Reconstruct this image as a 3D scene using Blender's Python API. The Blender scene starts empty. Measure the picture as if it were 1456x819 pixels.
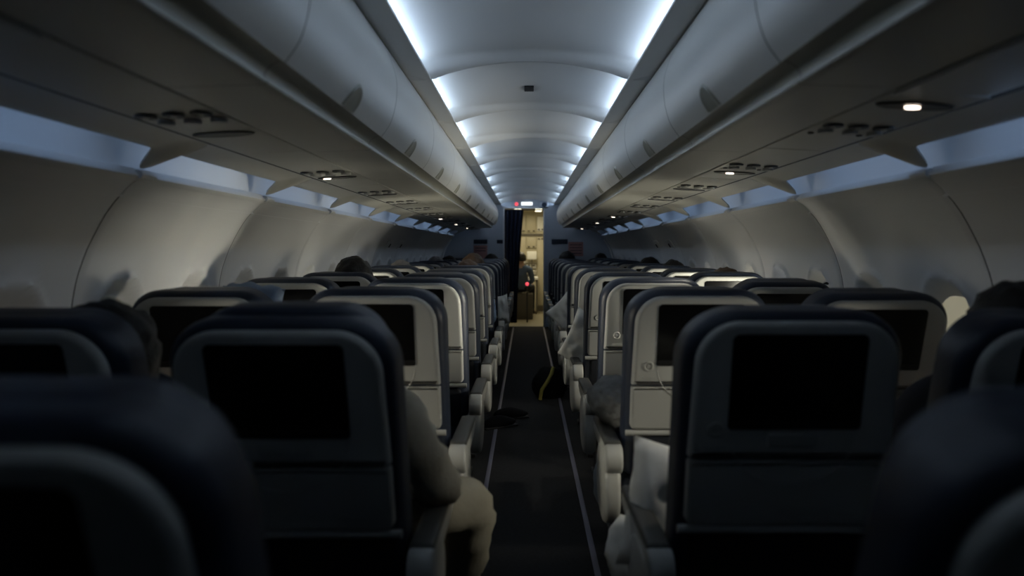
import bpy, bmesh, math, random
from mathutils import Vector, Matrix, noise
random.seed(7)
SC = bpy.context.scene
COL = SC.collection

# ------------------------------------------------------------------ camera
H = 1.25                                   # eye height above the cabin floor
cd = bpy.data.cameras.new('camera'); cam = bpy.data.objects.new('camera', cd); COL.objects.link(cam)
cam.location = (-0.012, 0.0, H); cam.rotation_euler = (math.pi/2, 0, 0)
cd.sensor_width = 36; cd.lens = 36*1020/1456
cd.shift_x = -0.0144; cd.shift_y = -0.0374
cd.clip_start = 0.02
cd.dof.use_dof = True; cd.dof.focus_distance = 4.2; cd.dof.aperture_fstop = 1.9
SC.camera = cam
# ------------------------------------------------------------------ world, exposure
w = bpy.data.worlds.new('world'); SC.world = w; w.use_nodes = True
w.node_tree.nodes['Background'].inputs[0].default_value = (0.55, 0.62, 0.75, 1)
w.node_tree.nodes['Background'].inputs[1].default_value = 0.3
SC.view_settings.view_transform = 'Standard'; SC.view_settings.look = 'None'
SC.view_settings.gamma = 1.0; SC.view_settings.exposure = 0.0
# light levels of the cabin
CEIL_LED = 2.1; COVE_LED = 0.66; DAY = .43; GALLEY = 16.0; READ = 9.0
WARM = (1.0, 0.95, 0.78); LEDC = (0.60, 0.77, 1.0); COVEC = (0.42, 0.63, 1.0)

# area lamps for daylight at the panes; the nearest, at drawn shades, are added: side, y, watts
# (side, y, watts, aim forward, aim up, spread in degrees)
DAYLIGHT = [(1, 1.87, 1.7, .32, -.14, 62), (-1, 1.895, 1.9, .32, -.14, 62), (1, 2.90, 3.0, .03, .06, 36), (-1, 2.93, 3.0, .28, .06, 36),
            (1, 3.415, 8.0, .6, .18, 105), (1, 3.93, 5.0, .3, -.05, 85), (1, 4.445, 10.0, .6, .2, 110), (-1, 4.485, 9.0, .6, .2, 110),
            (1, 4.96, 6.0, .4, .1, 105), (1, 5.475, 7.0, .4, .2, 110), (-1, 5.52, 8.0, .4, .2, 110)]
for s, y, p, fw, up, sp in DAYLIGHT:
    ld = bpy.data.lights.new('window_daylight', 'AREA'); ld.shape = 'RECTANGLE'; ld.size = .18 if sp > 40 else .07; ld.size_y = .28 if sp > 40 else .10
    ld.energy = p*DAY; ld.color = WARM; ld.spread = math.radians(sp)
    lo = bpy.data.objects.new('window_daylight', ld); COL.objects.link(lo)
    lo.location = (s*1.36, y, 0.90)
    lo.rotation_euler = Vector((-s*1.0, fw, up)).to_track_quat('-Z', 'Y').to_euler()

# ------------------------------------------------------------------ materials
def mat(name, col, rough=.5, spec=.4, metal=0.0, bump=0.0, bscale=200.0, var=0.0, vscale=8.0, emit=None, est=0.0, sheen=0.0):
    m = bpy.data.materials.new(name); m.use_nodes = True
    nt = m.node_tree; b = nt.nodes['Principled BSDF']
    b.inputs['Base Color'].default_value = (*col, 1); b.inputs['Roughness'].default_value = rough
    b.inputs['Specular IOR Level'].default_value = spec; b.inputs['Metallic'].default_value = metal
    if sheen: b.inputs['Sheen Weight'].default_value = sheen
    if emit:
        b.inputs['Emission Color'].default_value = (*emit, 1); b.inputs['Emission Strength'].default_value = est
    if bump or var: tc = nt.nodes.new('ShaderNodeTexCoord')
    if bump:
        n = nt.nodes.new('ShaderNodeTexNoise'); n.inputs['Scale'].default_value = bscale; n.inputs['Detail'].default_value = 3
        bp = nt.nodes.new('ShaderNodeBump'); bp.inputs['Strength'].default_value = bump; bp.inputs['Distance'].default_value = .004
        nt.links.new(tc.outputs['Object'], n.inputs['Vector'])
        nt.links.new(n.outputs['Fac'], bp.inputs['Height']); nt.links.new(bp.outputs['Normal'], b.inputs['Normal'])
    if var:
        n2 = nt.nodes.new('ShaderNodeTexNoise'); n2.inputs['Scale'].default_value = vscale; n2.inputs['Detail'].default_value = 4
        mx = nt.nodes.new('ShaderNodeMixRGB'); mx.inputs[1].default_value = (*[c*(1-var) for c in col], 1)
        mx.inputs[2].default_value = (*[min(1, c*(1+var)) for c in col], 1)
        nt.links.new(tc.outputs['Object'], n2.inputs['Vector'])
        nt.links.new(n2.outputs['Fac'], mx.inputs[0]); nt.links.new(mx.outputs[0], b.inputs['Base Color'])
    return m
M = {}
M['wall'] = mat('cream_sidewall_plastic', (.565, .57, .57), .55, .3, bump=.05, bscale=320, var=.03, vscale=3)
M['ceil'] = mat('ceiling_panel_plastic', (.66, .66, .65), .5, .3, bump=.03, bscale=300)
M['bin'] = mat('bin_plastic', (.55, .55, .53), .34, .4, bump=.03, bscale=260, var=.03, vscale=4)
M['binlip'] = mat('bin_lip_plastic', (.26, .26, .22), .3, .5, bump=.03, bscale=260)
M['under'] = mat('bin_underside_plastic', (.46, .455, .41), .38, .4, bump=.04, bscale=300, var=.03)
M['cove'] = mat('cove_white_plastic', (.62, .64, .66), .5, .3)
M['gap'] = mat('dark_joint', (.03, .03, .03), .8, .1)
M['shell'] = mat('seat_shell_plastic', (.43, .43, .405), .36, .45, bump=.06, bscale=420, var=.04, vscale=6)
M['shell2'] = mat('seat_trim_plastic', (.38, .38, .36), .4, .4, bump=.05, bscale=400)
M['leather'] = mat('navy_leather', (.022, .030, .052), .42, .45, bump=.25, bscale=140, var=.2, vscale=10)
M['fabric'] = mat('dark_seat_fabric', (.020, .022, .028), .85, .2, bump=.4, bscale=300, var=.2, vscale=20)
M['screen'] = mat('screen_glass', (.004, .004, .0045), .22, .25)
M['strip'] = mat('screen_control_strip', (.012, .012, .012), .4, .3)
M['darkplastic'] = mat('dark_plastic', (.03, .03, .032), .45, .4, bump=.1, bscale=300)
M['pad'] = mat('armrest_pad', (.055, .055, .05), .5, .4, bump=.15, bscale=250)
M['metal'] = mat('dark_metal', (.07, .07, .075), .35, .5, metal=.8)
M['tube'] = mat('bare_metal_tube', (.45, .45, .45), .3, .5, metal=.9)
M['carpet'] = mat('dark_carpet', (.036, .037, .040), .95, .1, bump=.8, bscale=420, var=.35, vscale=60)
M['path'] = mat('floor_path_strip', (.16, .16, .22), .5, .4)
M['pillow'] = mat('white_pillow_cloth', (.78, .78, .74), .85, .2, bump=.25, bscale=40, var=.05, vscale=12)
M['bluepillow'] = mat('pale_blue_cloth', (.22, .28, .38), .85, .2, bump=.25, bscale=40)
M['blanket'] = mat('grey_knit_blanket', (.20, .20, .195), .95, .1, bump=.9, bscale=110, var=.25, vscale=40)
M['cream'] = mat('cream_sweater', (.40, .38, .32), .9, .15, bump=.5, bscale=90, var=.12, vscale=20)
M['cream2'] = mat('beige_trousers', (.27, .25, .20), .9, .15, bump=.4, bscale=60, var=.12, vscale=14)
M['skin'] = mat('skin', (.45, .28, .20), .55, .4)
M['hairdark'] = mat('dark_hair', (.010, .008, .007), .55, .4, bump=.9, bscale=90)
M['hairbrown'] = mat('brown_hair', (.10, .06, .035), .55, .4, bump=.9, bscale=90)
M['hairgrey'] = mat('grey_hair', (.24, .22, .21), .6, .4, bump=.9, bscale=90)
M['clothdark'] = mat('dark_clothes', (.025, .027, .035), .9, .15, bump=.3, bscale=60)
M['clothblue'] = mat('blue_shirt', (.10, .14, .22), .9, .15, bump=.3, bscale=60)
M['bag'] = mat('black_bag_cloth', (.010, .010, .012), .8, .2, bump=.4, bscale=120)
M['yellow'] = mat('yellow_strap', (.42, .36, .10), .8, .2)
M['bluebag'] = mat('blue_grey_plastic_bag', (.22, .26, .30), .45, .4, bump=.5, bscale=30)
M['bulk'] = mat('bulkhead_laminate', (.42, .46, .52), .5, .3, bump=.04, bscale=200)
M['curtain'] = mat('navy_curtain', (.025, .032, .055), .95, .1, bump=.2, bscale=200)
M['galley'] = mat('galley_laminate', (.50, .46, .34), .45, .4, var=.06, vscale=5)
M['galley2'] = mat('galley_dark_trim', (.10, .09, .07), .5, .4)
M['galleyfloor'] = mat('galley_floor', (.30, .27, .19), .5, .4, var=.1)
M['steel'] = mat('galley_steel', (.5, .48, .42), .3, .5, metal=.7)
M['poster'] = mat('pink_safety_card', (.42, .22, .20), .6, .3)
M['ink'] = mat('dark_print', (.03, .04, .06), .7, .2)
M['exit'] = mat('lit_sign', (.8, .8, .8), .5, emit=(.92, .97, 1), est=1.1)
M['red'] = mat('red_lamp', (.6, .02, .03), .4, emit=(1, .10, .14), est=1.0)
M['lamp'] = mat('reading_lamp_lit', (.9, .8, .7), .4, emit=(1, .84, .70), est=5.0)
M['galleylamp'] = mat('galley_lamp', (.9, .85, .7), .4, emit=(1, .93, .70), est=2.0)
M['ledc'] = mat('ceiling_led', (.8, .8, .8), .5, emit=LEDC, est=CEIL_LED*8)
M['leddim'] = mat('ceiling_led_rail', (.8, .8, .8), .5, emit=LEDC, est=CEIL_LED*1.2)
M['leds'] = mat('cove_led', (.8, .8, .8), .5, emit=COVEC, est=COVE_LED*10)
M['panebright'] = mat('bright_window_pane', (.7, .68, .6), .3, emit=(1, .93, .70), est=.95)
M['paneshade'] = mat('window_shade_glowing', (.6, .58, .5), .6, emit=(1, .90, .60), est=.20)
M['shade'] = mat('window_shade_closed', (.40, .39, .34), .6, .3)
M['glow'] = mat('window_shade_rim', (.55, .53, .46), .5, .3)

# ------------------------------------------------------------------ helpers
def link(name, me, parent=None, loc=None, rot=None):
    o = bpy.data.objects.new(name, me); COL.objects.link(o)
    if parent: o.parent = parent
    if loc: o.location = loc
    if rot: o.rotation_euler = rot
    return o
def tag(o, label=None, cat=None, group=None, kind=None):
    if label: o['label'] = label
    if cat: o['category'] = cat
    if group: o['group'] = group
    if kind: o['kind'] = kind
    return o
def mesh(name, vs, fs, m, smooth=True, angle=40):
    me = bpy.data.meshes.new(name); me.from_pydata([tuple(v) for v in vs], [], fs); me.update()
    bm = bmesh.new(); bm.from_mesh(me); bmesh.ops.recalc_face_normals(bm, faces=bm.faces); bm.to_mesh(me); bm.free()
    me.materials.append(m)
    if smooth:
        me.polygons.foreach_set('use_smooth', [True]*len(me.polygons)); me.set_sharp_from_angle(angle=math.radians(angle))
    return me
def from_bm(name, bm, m, smooth=True, angle=40):
    bmesh.ops.recalc_face_normals(bm, faces=bm.faces)
    me = bpy.data.meshes.new(name); bm.to_mesh(me); bm.free(); me.materials.append(m)
    if smooth:
        me.polygons.foreach_set('use_smooth', [True]*len(me.polygons)); me.set_sharp_from_angle(angle=math.radians(angle))
    return me
def bm_box(bm, lo, hi, bev=0.0, seg=2):
    r = bmesh.ops.create_cube(bm, size=1.0)
    for v in r['verts']:
        v.co = Vector([(lo[i]+hi[i])/2 + v.co[i]*(hi[i]-lo[i]) for i in range(3)])
    if bev:
        es = set(e for v in r['verts'] for e in v.link_edges)
        bmesh.ops.bevel(bm, geom=list(es), offset=bev, segments=seg, affect='EDGES', profile=.5)
def box(name, lo, hi, m, bev=0.0, seg=2):
    bm = bmesh.new(); bm_box(bm, lo, hi, bev, seg); return from_bm(name, bm, m)
def tube_bm(bm, pts, r, seg=8, cap=True):
    pts = [Vector(p) for p in pts]; rings = []
    for i, p in enumerate(pts):
        t = (pts[min(i+1, len(pts)-1)] - pts[max(i-1, 0)]).normalized()
        u = t.cross(Vector((0.13, 0.27, 1))).normalized()
        if u.length < .1: u = Vector((1, 0, 0))
        v = t.cross(u)
        rings.append([bm.verts.new(p + r*(math.cos(a)*u + math.sin(a)*v)) for a in [2*math.pi*k/seg for k in range(seg)]])
    for a, b in zip(rings, rings[1:]):
        for k in range(seg): bm.faces.new((a[k], a[(k+1) % seg], b[(k+1) % seg], b[k]))
    if cap: bm.faces.new(rings[0]); bm.faces.new(rings[-1])
def tube(name, pts, r, m, seg=8):
    bm = bmesh.new(); tube_bm(bm, pts, r, seg); return from_bm(name, bm, m)
def rrect(x0, x1, z0, z1, rt, rb, n=7, flare=0.0):
    """rounded outline, counter-clockwise; flare widens it towards the bottom"""
    out = []
    for cx, cz, r, a0 in ((x1-rt, z1-rt, rt, 0), (x0+rt, z1-rt, rt, 90), (x0+rb, z0+rb, rb, 180), (x1-rb, z0+rb, rb, 270)):
        for k in range(n):
            a = math.radians(a0 + 90*k/(n-1)); out.append([cx+r*math.cos(a), cz+r*math.sin(a)])
    if flare:
        for p in out: p[0] += flare*(p[0])*((z1-p[1])/(z1-z0))/max(abs(x0), x1)
    return out
def inset(ol, d):
    n = len(ol); res = []
    for i in range(n):
        p = Vector((*ol[i], 0)); a = Vector((*ol[i-1], 0)); b = Vector((*ol[(i+1) % n], 0))
        t = (b-a)
        if t.length < 1e-7: res.append(list(ol[i])); continue
        t.normalize(); nrm = Vector((-t.y, t.x, 0)); q = p + nrm*d; res.append([q.x, q.y])
    return res
def slab(name, ol, y0, y1, bev, m, crown=0.0, fn=None, angle=40):
    """plate in the x-z plane between y0 (towards the rear of the cabin, where the camera is) and y1"""
    n = len(ol); loops = []
    st = 4
    for k in range(st+1):
        a = math.pi/2*k/st; loops.append((inset(ol, bev*(1-math.sin(a))), y0+bev*(1-math.cos(a))))
    loops.append((ol, y1))
    if bev < .03: pass
    vs = []; fs = []
    for l, y in loops: vs += [(p[0], y, p[1]) for p in l]
    for k in range(len(loops)-1):
        for i in range(n): fs.append((k*n+i, k*n+(i+1) % n, (k+1)*n+(i+1) % n, (k+1)*n+i))
    fs.append(tuple(range(n))); fs.append(tuple(range((len(loops)-1)*n, len(loops)*n)))
    if fn: vs = [fn(v) for v in vs]
    return mesh(name, vs, fs, m, angle=angle)
def pillow_mesh(name, sx, sy, sz, m, seed=0, n=18, pinch=.35, wr=.012):
    """a soft cushion lying in x-z with thickness sy"""
    vs = []; fs = []
    for side in (1, -1):
        for i in range(n+1):
            for j in range(n+1):
                u, v = 2*i/n-1, 2*j/n-1
                e = (1-u**4)*(1-v**4)
                k = 1-.10*(1-v*v)*abs(u)**3; k2 = 1-.10*(1-u*u)*abs(v)**3
                t = max(e, 0)**.5
                p = Vector((u*sx/2*k2*(k), side*sy/2*t, v*sz/2*k*(k2)))
                d = noise.noise(Vector((u*2.2, side*1.3+seed, v*2.2)))*wr*2 + noise.noise(Vector((u*6, side+seed*2, v*6)))*wr*.6
                p.y += d*(.25+t)
                vs.append(p)
    N = (n+1)**2
    for s in (0, 1):
        for i in range(n):
            for j in range(n):
                a = s*N+i*(n+1)+j; fs.append((a, a+1, a+n+2, a+n+1))
    me = mesh(name, vs, fs, m, angle=80)
    bm = bmesh.new(); bm.from_mesh(me); bmesh.ops.remove_doubles(bm, verts=bm.verts, dist=.004)
    bmesh.ops.recalc_face_normals(bm, faces=bm.faces); bm.to_mesh(me); bm.free()
    me.polygons.foreach_set('use_smooth', [True]*len(me.polygons))
    return me
def blob(name, r, m, seed, amp=.25, freq=3.0, sub=4, flat=None, fold=0.0):
    bm = bmesh.new(); bmesh.ops.create_icosphere(bm, subdivisions=sub, radius=1)
    for v in bm.verts:
        d = v.co.normalized()
        k = 1 + amp*noise.noise(d*freq/2+Vector((seed, 0, 0))) + amp*.4*noise.noise(d*freq*1.7+Vector((0, seed, 0)))
        if fold: k += fold*(1-abs(noise.noise(d*freq+Vector((seed, seed, 0))))*2)
        v.co = Vector((d.x*r[0]*k, d.y*r[1]*k, d.z*r[2]*k))
        if flat is not None and v.co.z < flat: v.co.z = flat
    return from_bm(name, bm, m, angle=85)
ORD = ['zeroth', 'first', 'second', 'third', 'fourth', 'fifth', 'sixth', 'seventh', 'eighth', 'ninth', 'tenth', 'eleventh', 'twelfth', 'thirteenth', 'fourteenth', 'fifteenth']
Y0, Y1 = -1.6, 11.6                       # the cabin's rear end behind the camera, and the far bulkhead

# ------------------------------------------------------------------ sidewalls
SEC = [(1.10, -1.25), (1.25, -1.05), (1.335, -.80), (1.385, -.52), (1.395, -.36), (1.387, -.22), (1.369, -.10), (1.340, -.011), (1.316, .040), (1.280, .106), (1.238, .162), (1.195, .204)]
def lerp(a, b, t): return a+(b-a)*t
def catmull(P, n):
    out = []
    for i in range(len(P)-1):
        p0, p1, p2, p3 = P[max(i-1, 0)], P[i], P[i+1], P[min(i+2, len(P)-1)]
        for k in range(n):
            t = k/n
            out.append(tuple(.5*((2*p1[c])+(-p0[c]+p2[c])*t+(2*p0[c]-5*p1[c]+4*p2[c]-p3[c])*t*t+(-p0[c]+3*p1[c]-3*p2[c]+p3[c])*t**3) for c in range(2)))
    out.append(P[-1]); return out
WSEC = [(x, z+H) for x, z in catmull(SEC, 5)]
def wall_x(z):
    for (xa, za), (xb, zb) in zip(WSEC, WSEC[1:]):
        if za <= z <= zb: return lerp(xa, xb, (z-za)/(zb-za))
    return WSEC[-1][0]
WZC, WHH, WHW = .905, .245, .162
LIP = [(1.186, .208+H), (1.172, .214+H), (1.166, .2195+H), (1.168, .2235+H), (1.190, .245+H), (1.196, .240+H), (1.197, .212+H), (1.245, .205+H)]
def wall_panel(s, L, wins):
    rows = []
    z = 0.0; zs = []
    while z < 1.454: zs.append(z); z += .0155 if .58 < z < 1.18 else .035
    zs.append(1.454)
    NY = 66
    vs = []; fs = []
    sec = [(wall_x(zz), zz) for zz in zs] + LIP
    for (x, zz) in sec:
        for j in range(NY+1):
            y = .003 + (L-.006)*j/NY
            dx = 0
            if zz < 1.3:
                for wy in wins:
                    r = (abs((y-wy)/WHW)**2.4 + abs((zz-WZC)/WHH)**2.4)**(1/2.4)
                    if r < 1.0:
                        t = min(1, (1-r)/.28); t = t*t*(3-2*t); dx += .050*t
                    elif r < 1.09: dx -= .013*math.sin((r-1.0)/.09*math.pi)
            # soft scallop between window bays, rolled-in panel ends
            e = min(y, L-y); 
            if e < .018: dx += .010*(1-e/.018)**2
            vs.append((s*(x+dx), y, zz))
    n = NY+1
    for i in range(len(sec)-1):
        for j in range(NY): fs.append((i*n+j, i*n+j+1, (i+1)*n+j+1, (i+1)*n+j))
    return mesh('sidewall_panel', vs, fs, M['wall'], angle=60)
LP = {-1: 1.035, 1: 1.03}; SEAM0 = {-1: 2.17, 1: 2.14}
PANE = slab('pane', [[x, z] for x, z in rrect(-.115, .115, -.190, .190, .10, .10)], -.002, .002, .001, M['panebright'])
wn = 0
OPEN = {(1, 2.385): 'glow', (1, 3.415): 'bright', (1, 3.93): 'half', (1, 4.445): 'bright', (1, 4.96): 'half', (-1, 4.485): 'half', (1, 5.475): 'half', (-1, 5.52): 'half', (-1, 2.93): 'shade'}
for s, side in ((-1, 'left'), (1, 'right')):
    vs = []; fs = []
    prof = [(x+.062, z) for x, z in WSEC] + [(1.262, 1.50), (1.262, 1.60)]
    prof[0] = (prof[0][0], 0.0)
    for x, z in prof: vs += [(s*x, Y0, z), (s*x, Y1, z)]
    for i in range(len(prof)-1): fs.append((2*i, 2*i+1, 2*i+3, 2*i+2))
    wall = tag(link('wall_'+side, mesh('wall_'+side, vs, fs, M['gap'])), f'curved {side} cabin sidewall with windows', kind='structure')
    L = LP[s]; pm = wall_panel(s, L, (.245, .760))
    y = SEAM0[s] - 3*L - (0 if s < 0 else 0)
    brk = []
    while y < Y1-.2:
        if y+L > Y1-.005:
            break
        link('sidewall_panel', pm, wall, (0, y, 0))
        b = bmesh.new()
        tube_bm(b, [(s*1.172, -.035, H+.225), (s*1.170, 0, H+.228), (s*1.172, .05, H+.225)], .017, 10)
        for v in b.verts: v.co.z = H+.222+(v.co.z-H-.222)*.8
        brk.append((y, b))
        for wy in (.245, .760):
            yy = y+wy
            if yy < 1.0: continue
            wn += 1
            k = [v for (ss, q), v in OPEN.items() if ss == s and abs(q-yy) < .12]
            k = k[0] if k else 'closed'
            if yy > 8.5: k = 'closed'
            wo = tag(link(f'window_{wn}', None), f'oval cabin window in the {side} sidewall, {"bright with daylight" if k in ("bright","half") else "shade glowing" if k=="glow" else "shade pulled down"}', kind='structure')
            wo.location = (s*(wall_x(WZC)+.040), yy, WZC)
            tilt = 0
            rot = (0, 0, math.pi/2)
            pn = link('pane', PANE, wo, (0, 0, 0), rot)
            if k in ('bright',): pass
            frac = {'bright': .03, 'half': .62, 'glow': 1.0, 'closed': 1.0, 'shade': 1.0}[k]
            zt, zb = .190, .190-.380*frac
            key = f'shade_{frac}_{k=="glow"}'
            sm = bpy.data.meshes.get(key)
            if not sm:
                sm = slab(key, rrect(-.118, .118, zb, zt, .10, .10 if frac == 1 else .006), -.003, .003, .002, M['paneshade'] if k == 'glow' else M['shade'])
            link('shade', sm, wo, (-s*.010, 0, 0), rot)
            if frac < 1:
                pass
        y += L
    bm_me = None
    for y, b in brk:
        if bm_me is None: bm_me = from_bm('lip_clip', b, M['wall'])
        else: b.free()
        link('lip_clip', bm_me, wall, (0, y, 0))

# floor, aisle carpet edges, ends
tag(link('floor', box('floor', (-1.3, Y0, -.05), (1.3, Y1+.1, 0), M['carpet'])), 'dark carpeted cabin floor', kind='structure')
for i, x in enumerate((-.227, .261)):
    o = tag(link(f'trim_{i+1}', box('path_strip', (x-.012, .5, 0), (x+.012, Y1-.05, .004), M['path'], .0015)), 'pale path strip along the aisle carpet edge', kind='structure')
tag(link('wall_back', box('wall_back', (-1.5, Y0-.05, -.05), (1.5, Y0, 2.3), M['gap'])), 'dark rear wall behind the viewer', kind='structure')

# ------------------------------------------------------------------ ceiling: arched panels, ribs, cove trims with LED strips
def arc_z(x): return H + .80 - .075*(x/.42)**2 if abs(x) < .42 else H+.725-(abs(x)-.42)*.12+.008
CP = 1.043; CS0 = 3.063 - 4*CP
vs = []; fs = []
nx = 24
for i in range(nx+1):
    x = -.72+1.44*i/nx
    for y in (Y0, Y1): vs.append((x, y, H+.87))
for i in range(nx): fs.append((2*i, 2*i+1, 2*i+3, 2*i+2))
ceil = tag(link('ceiling', mesh('ceiling', vs, fs, M['gap'])), 'arched white cabin ceiling of curved panels', kind='structure')
def cpanel(L):
    vs = []; fs = []
    ny = 40
    for j in range(ny+1):
        y = .002+(L-.004)*j/ny
        for i in range(41):
            x = -.56+1.12*i/40
            hi = H+.824-.034*(min(abs(x), .47)/.42)**2
            lo = H+.803-.076*(min(abs(x), .43)/.42)**2      # both ends turn down to the seam like a shallow tray
            t = min(1, y/.03, (L-y)/.11); t = t*t*(3-2*t); z = lo+(hi-lo)*t
            vs.append((x, y, z))
    for j in range(ny):
        for i in range(40): fs.append((j*41+i, j*41+i+1, (j+1)*41+i+1, (j+1)*41+i))
    return mesh('ceiling_panel', vs, fs, M['ceil'], angle=70)
def crib():
    vs = []; fs = []
    pr = [(-.006, .060), (-.0055, .003), (-.003, -.001), (.003, -.001), (.0055, .003), (.006, .060)]
    for i in range(41):
        x = -.455+.91*i/40
        for dy, dz in pr: vs.append((x, dy, arc_z(x)+dz+.012*(1-min(1,abs(x)/.42)**2)))
    n = len(pr)
    for i in range(40):
        for k in range(n-1): fs.append((i*n+k, i*n+k+1, (i+1)*n+k+1, (i+1)*n+k))
    return mesh('ceiling_rib', vs, fs, M['ceil'], angle=60)
CPM, CRM = cpanel(CP), crib()
trims = {}
TSEC = [(.520, H+.735), (.424, H+.732), (.4185, H+.729), (.421, H+.7245), (.432, H+.7235), (.522, H+.738), (.545, H+.742), (.56, H+.76)]
def extr(name, sec, L, m, s=1, gap=.003, angle=35, ny=1):
    vs = []; fs = []; n = len(sec)
    for j in range(ny+1):
        y = gap+(L-2*gap)*j/ny
        for x, z in sec: vs.append((s*x, y, z))
    for j in range(ny):
        for i in range(n-1): fs.append((j*n+i, j*n+i+1, (j+1)*n+i+1, (j+1)*n+i))
    return mesh(name, vs, fs, m, angle=angle)
for s, k in ((-1, 3), (1, 4)):
    trims[s] = tag(link(f'trim_{k}', None), f'light trim band between ceiling and {"left" if s<0 else "right"} bins', kind='structure')
TM = {s: extr('cove_trim', TSEC, CP, M['ceil'], s, .0012) for s in (-1, 1)}
def led(s, a, b):
    f = [(.448, .7355), (.462, .7385), (.474, .739), (.474, .762)]
    vs = [(s*x, y, H+z) for x, z in f for y in (a, b)]
    me = mesh('light_strip', vs, [(0, 1, 3, 2), (4, 5, 7, 6)], M['ledc'], False); me.materials.append(M['leddim'])
    me.polygons[0].material_index = 1
    return me
LEDM = {s: led(s, .04, CP-.12) for s in (-1, 1)}
LEDH = {s: led(s, .50, CP-.12) for s in (-1, 1)}      # the bay over the viewer is lit only in its front half
CLOSE = {s: extr('cove_end', [(.553, H+.755), (.553, H+.80)], CP, M['ceil'], s) for s in (-1, 1)}
y = CS0; n = 0
while y < Y1-.15:
    L = CP
    if y+CP < Y1+.9:
        link('ceiling_panel', CPM, ceil, (0, y, 0)); link('ceiling_rib', CRM, ceil, (0, y, 0))
        for s in (-1, 1):
            link('cove_trim', TM[s], trims[s], (0, y, 0)); link('cove_end', CLOSE[s], trims[s], (0, y, 0))
            if y > -.5: link('light_strip', LEDM[s] if y > .5 else LEDH[s], trims[s], (0, y, 0))
    y += CP
o = tag(link('ceiling_vent', box('ceiling_vent', (-.024, 0, -.004), (.024, .11, .004), M['gap'], .003)), 'small dark slot grille in the second arched ceiling panel', 'vent')
o.location = (0.0, 3.60, H+.821)

# ------------------------------------------------------------------ overhead bins
DOOR = catmull([(.504, .381), (.475, .423), (.458, .475), (.451, .529), (.453, .58), (.467, .63), (.485, .672), (.523, .735)], 4)
LIPS = [(.510, .386), (.524, .381), (.538, .371), (.546, .358), (.546, .348), (.5405, .3445), (.540, .340), (.547, .3365), (.560, .336), (.575, .3355), (.745, .330)]
BP = .965; B0 = 1.46-3*BP
DM = {}; LM = {}; KM = {}; BK = {}
for s in (-1, 1):
    DM[s] = extr('door', [(x, z+H) for x, z in DOOR], BP, M['bin'], s, .0025)
    LM[s] = extr('lower_lip', [(x, z+H) for x, z in LIPS[:5]], BP, M['binlip'], s, .0015, 60)
    BK[s] = extr('underside', [(x, z+H) for x, z in LIPS[4:]]+[(.748, .345+H)], BP, M['under'], s, .0015, 60)
    # half-round latch dish
    vs = [(s*.4985, 0, .386+H)]; ns = 18
    b = bmesh.new(); rows = []
    for rr in (1.0, .86, .80, .4):
        row = []
        for k in range(ns+1):
            a = math.pi*k/ns
            zz = .384+.066*math.sin(a)*rr; yy = .062*math.cos(a)*rr
            xx = 9
            for (xa, za), (xb, zb) in zip(DOOR, DOOR[1:]):
                if za <= zz <= zb: xx = lerp(xa, xb, (zz-za)/(zb-za))
            if xx == 9: xx = .504
            off = {1.0: -.001, .86: -.006, .80: -.004, .4: -.003}[rr]
            row.append(b.verts.new((s*(xx+off), yy, zz+H)))
        rows.append(row)
    for r0, r1 in zip(rows, rows[1:]):
        for k in range(ns): b.faces.new((r0[k], r0[k+1], r1[k+1], r1[k]))
    b.faces.new(rows[-1])
    KM[s] = from_bm('latch', b, M['binlip'])
for s, side in ((-1, 'left'), (1, 'right')):
    y = B0; k = 0
    seen = 0
    while y+BP < Y1+.1:
        if y+BP > 1.0: seen += 1
        r = tag(link('overhead_bin', None), f'{ORD[max(seen,1)] if y+BP > 1.0 else "behind-camera "+ORD[k+1]} closed overhead bin from the viewer along the {side} side', 'overhead bin', f'overhead bins along the {side} side')
        r.location = (0, y, 0)
        link('door', DM[s], r); link('lower_lip', LM[s], r); link('underside', BK[s], r)
        link('latch', KM[s], r, (0, BP/2+.01, 0))
        if y+2*BP >= Y1+.1:    # rounded end cap of the last bin
            sec = [(x, z+H) for x, z in DOOR[::-1]]+[(x, z+H) for x, z in LIPS]+[(.75, .735+H)]
            vs = [(s*x, BP-.002, z) for x, z in sec]
            link('end_cap', mesh('end_cap', vs, [tuple(range(len(vs)))], M['bin']), r)
        # dark body behind the door so no light leaks through the joints
        bod = bpy.data.meshes.get(f'body{s}')
        if not bod:
            bod = extr(f'body{s}', [(.532, .74+H), (.50, .672+H), (.482, .62+H), (.468, .56+H), (.468, .52+H), (.475, .475+H), (.495, .425+H), (.525, .385+H), (.56, .350+H), (.75, .350+H)], BP, M['gap'], s, -.001)
        link('body', bod, r)
        y += BP; k += 1

# ------------------------------------------------------------------ passenger service panels under the bins
def zpsu(x): return H + lerp(.330, .318, (x-.75)/.214)
def disc_bm(bm, c, rx, ry, z0, z1, seg=18, inner=.7):
    top = [bm.verts.new((c[0]+rx*math.cos(a), c[1]+ry*math.sin(a), z0)) for a in [2*math.pi*k/seg for k in range(seg)]]
    b1 = [bm.verts.new((c[0]+rx*.96*math.cos(a), c[1]+ry*.96*math.sin(a), z1)) for a in [2*math.pi*k/seg for k in range(seg)]]
    b2 = [bm.verts.new((c[0]+rx*inner*math.cos(a), c[1]+ry*inner*math.sin(a), z1+.001)) for a in [2*math.pi*k/seg for k in range(seg)]]
    for r0, r1 in ((top, b1), (b1, b2)):
        for k in range(seg): bm.faces.new((r0[k], r0[(k+1) % seg], r1[(k+1) % seg], r1[k]))
    bm.faces.new(b2)
def mk_disc(name, rx, ry, m, t=.004, inner=.7):
    bm = bmesh.new(); disc_bm(bm, (0, 0), rx, ry, .0, -t, 18, inner); return from_bm(name, bm, m)
SPOT = mk_disc('reading_light', .026, .026, M['darkplastic'], .006, .55)
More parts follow.
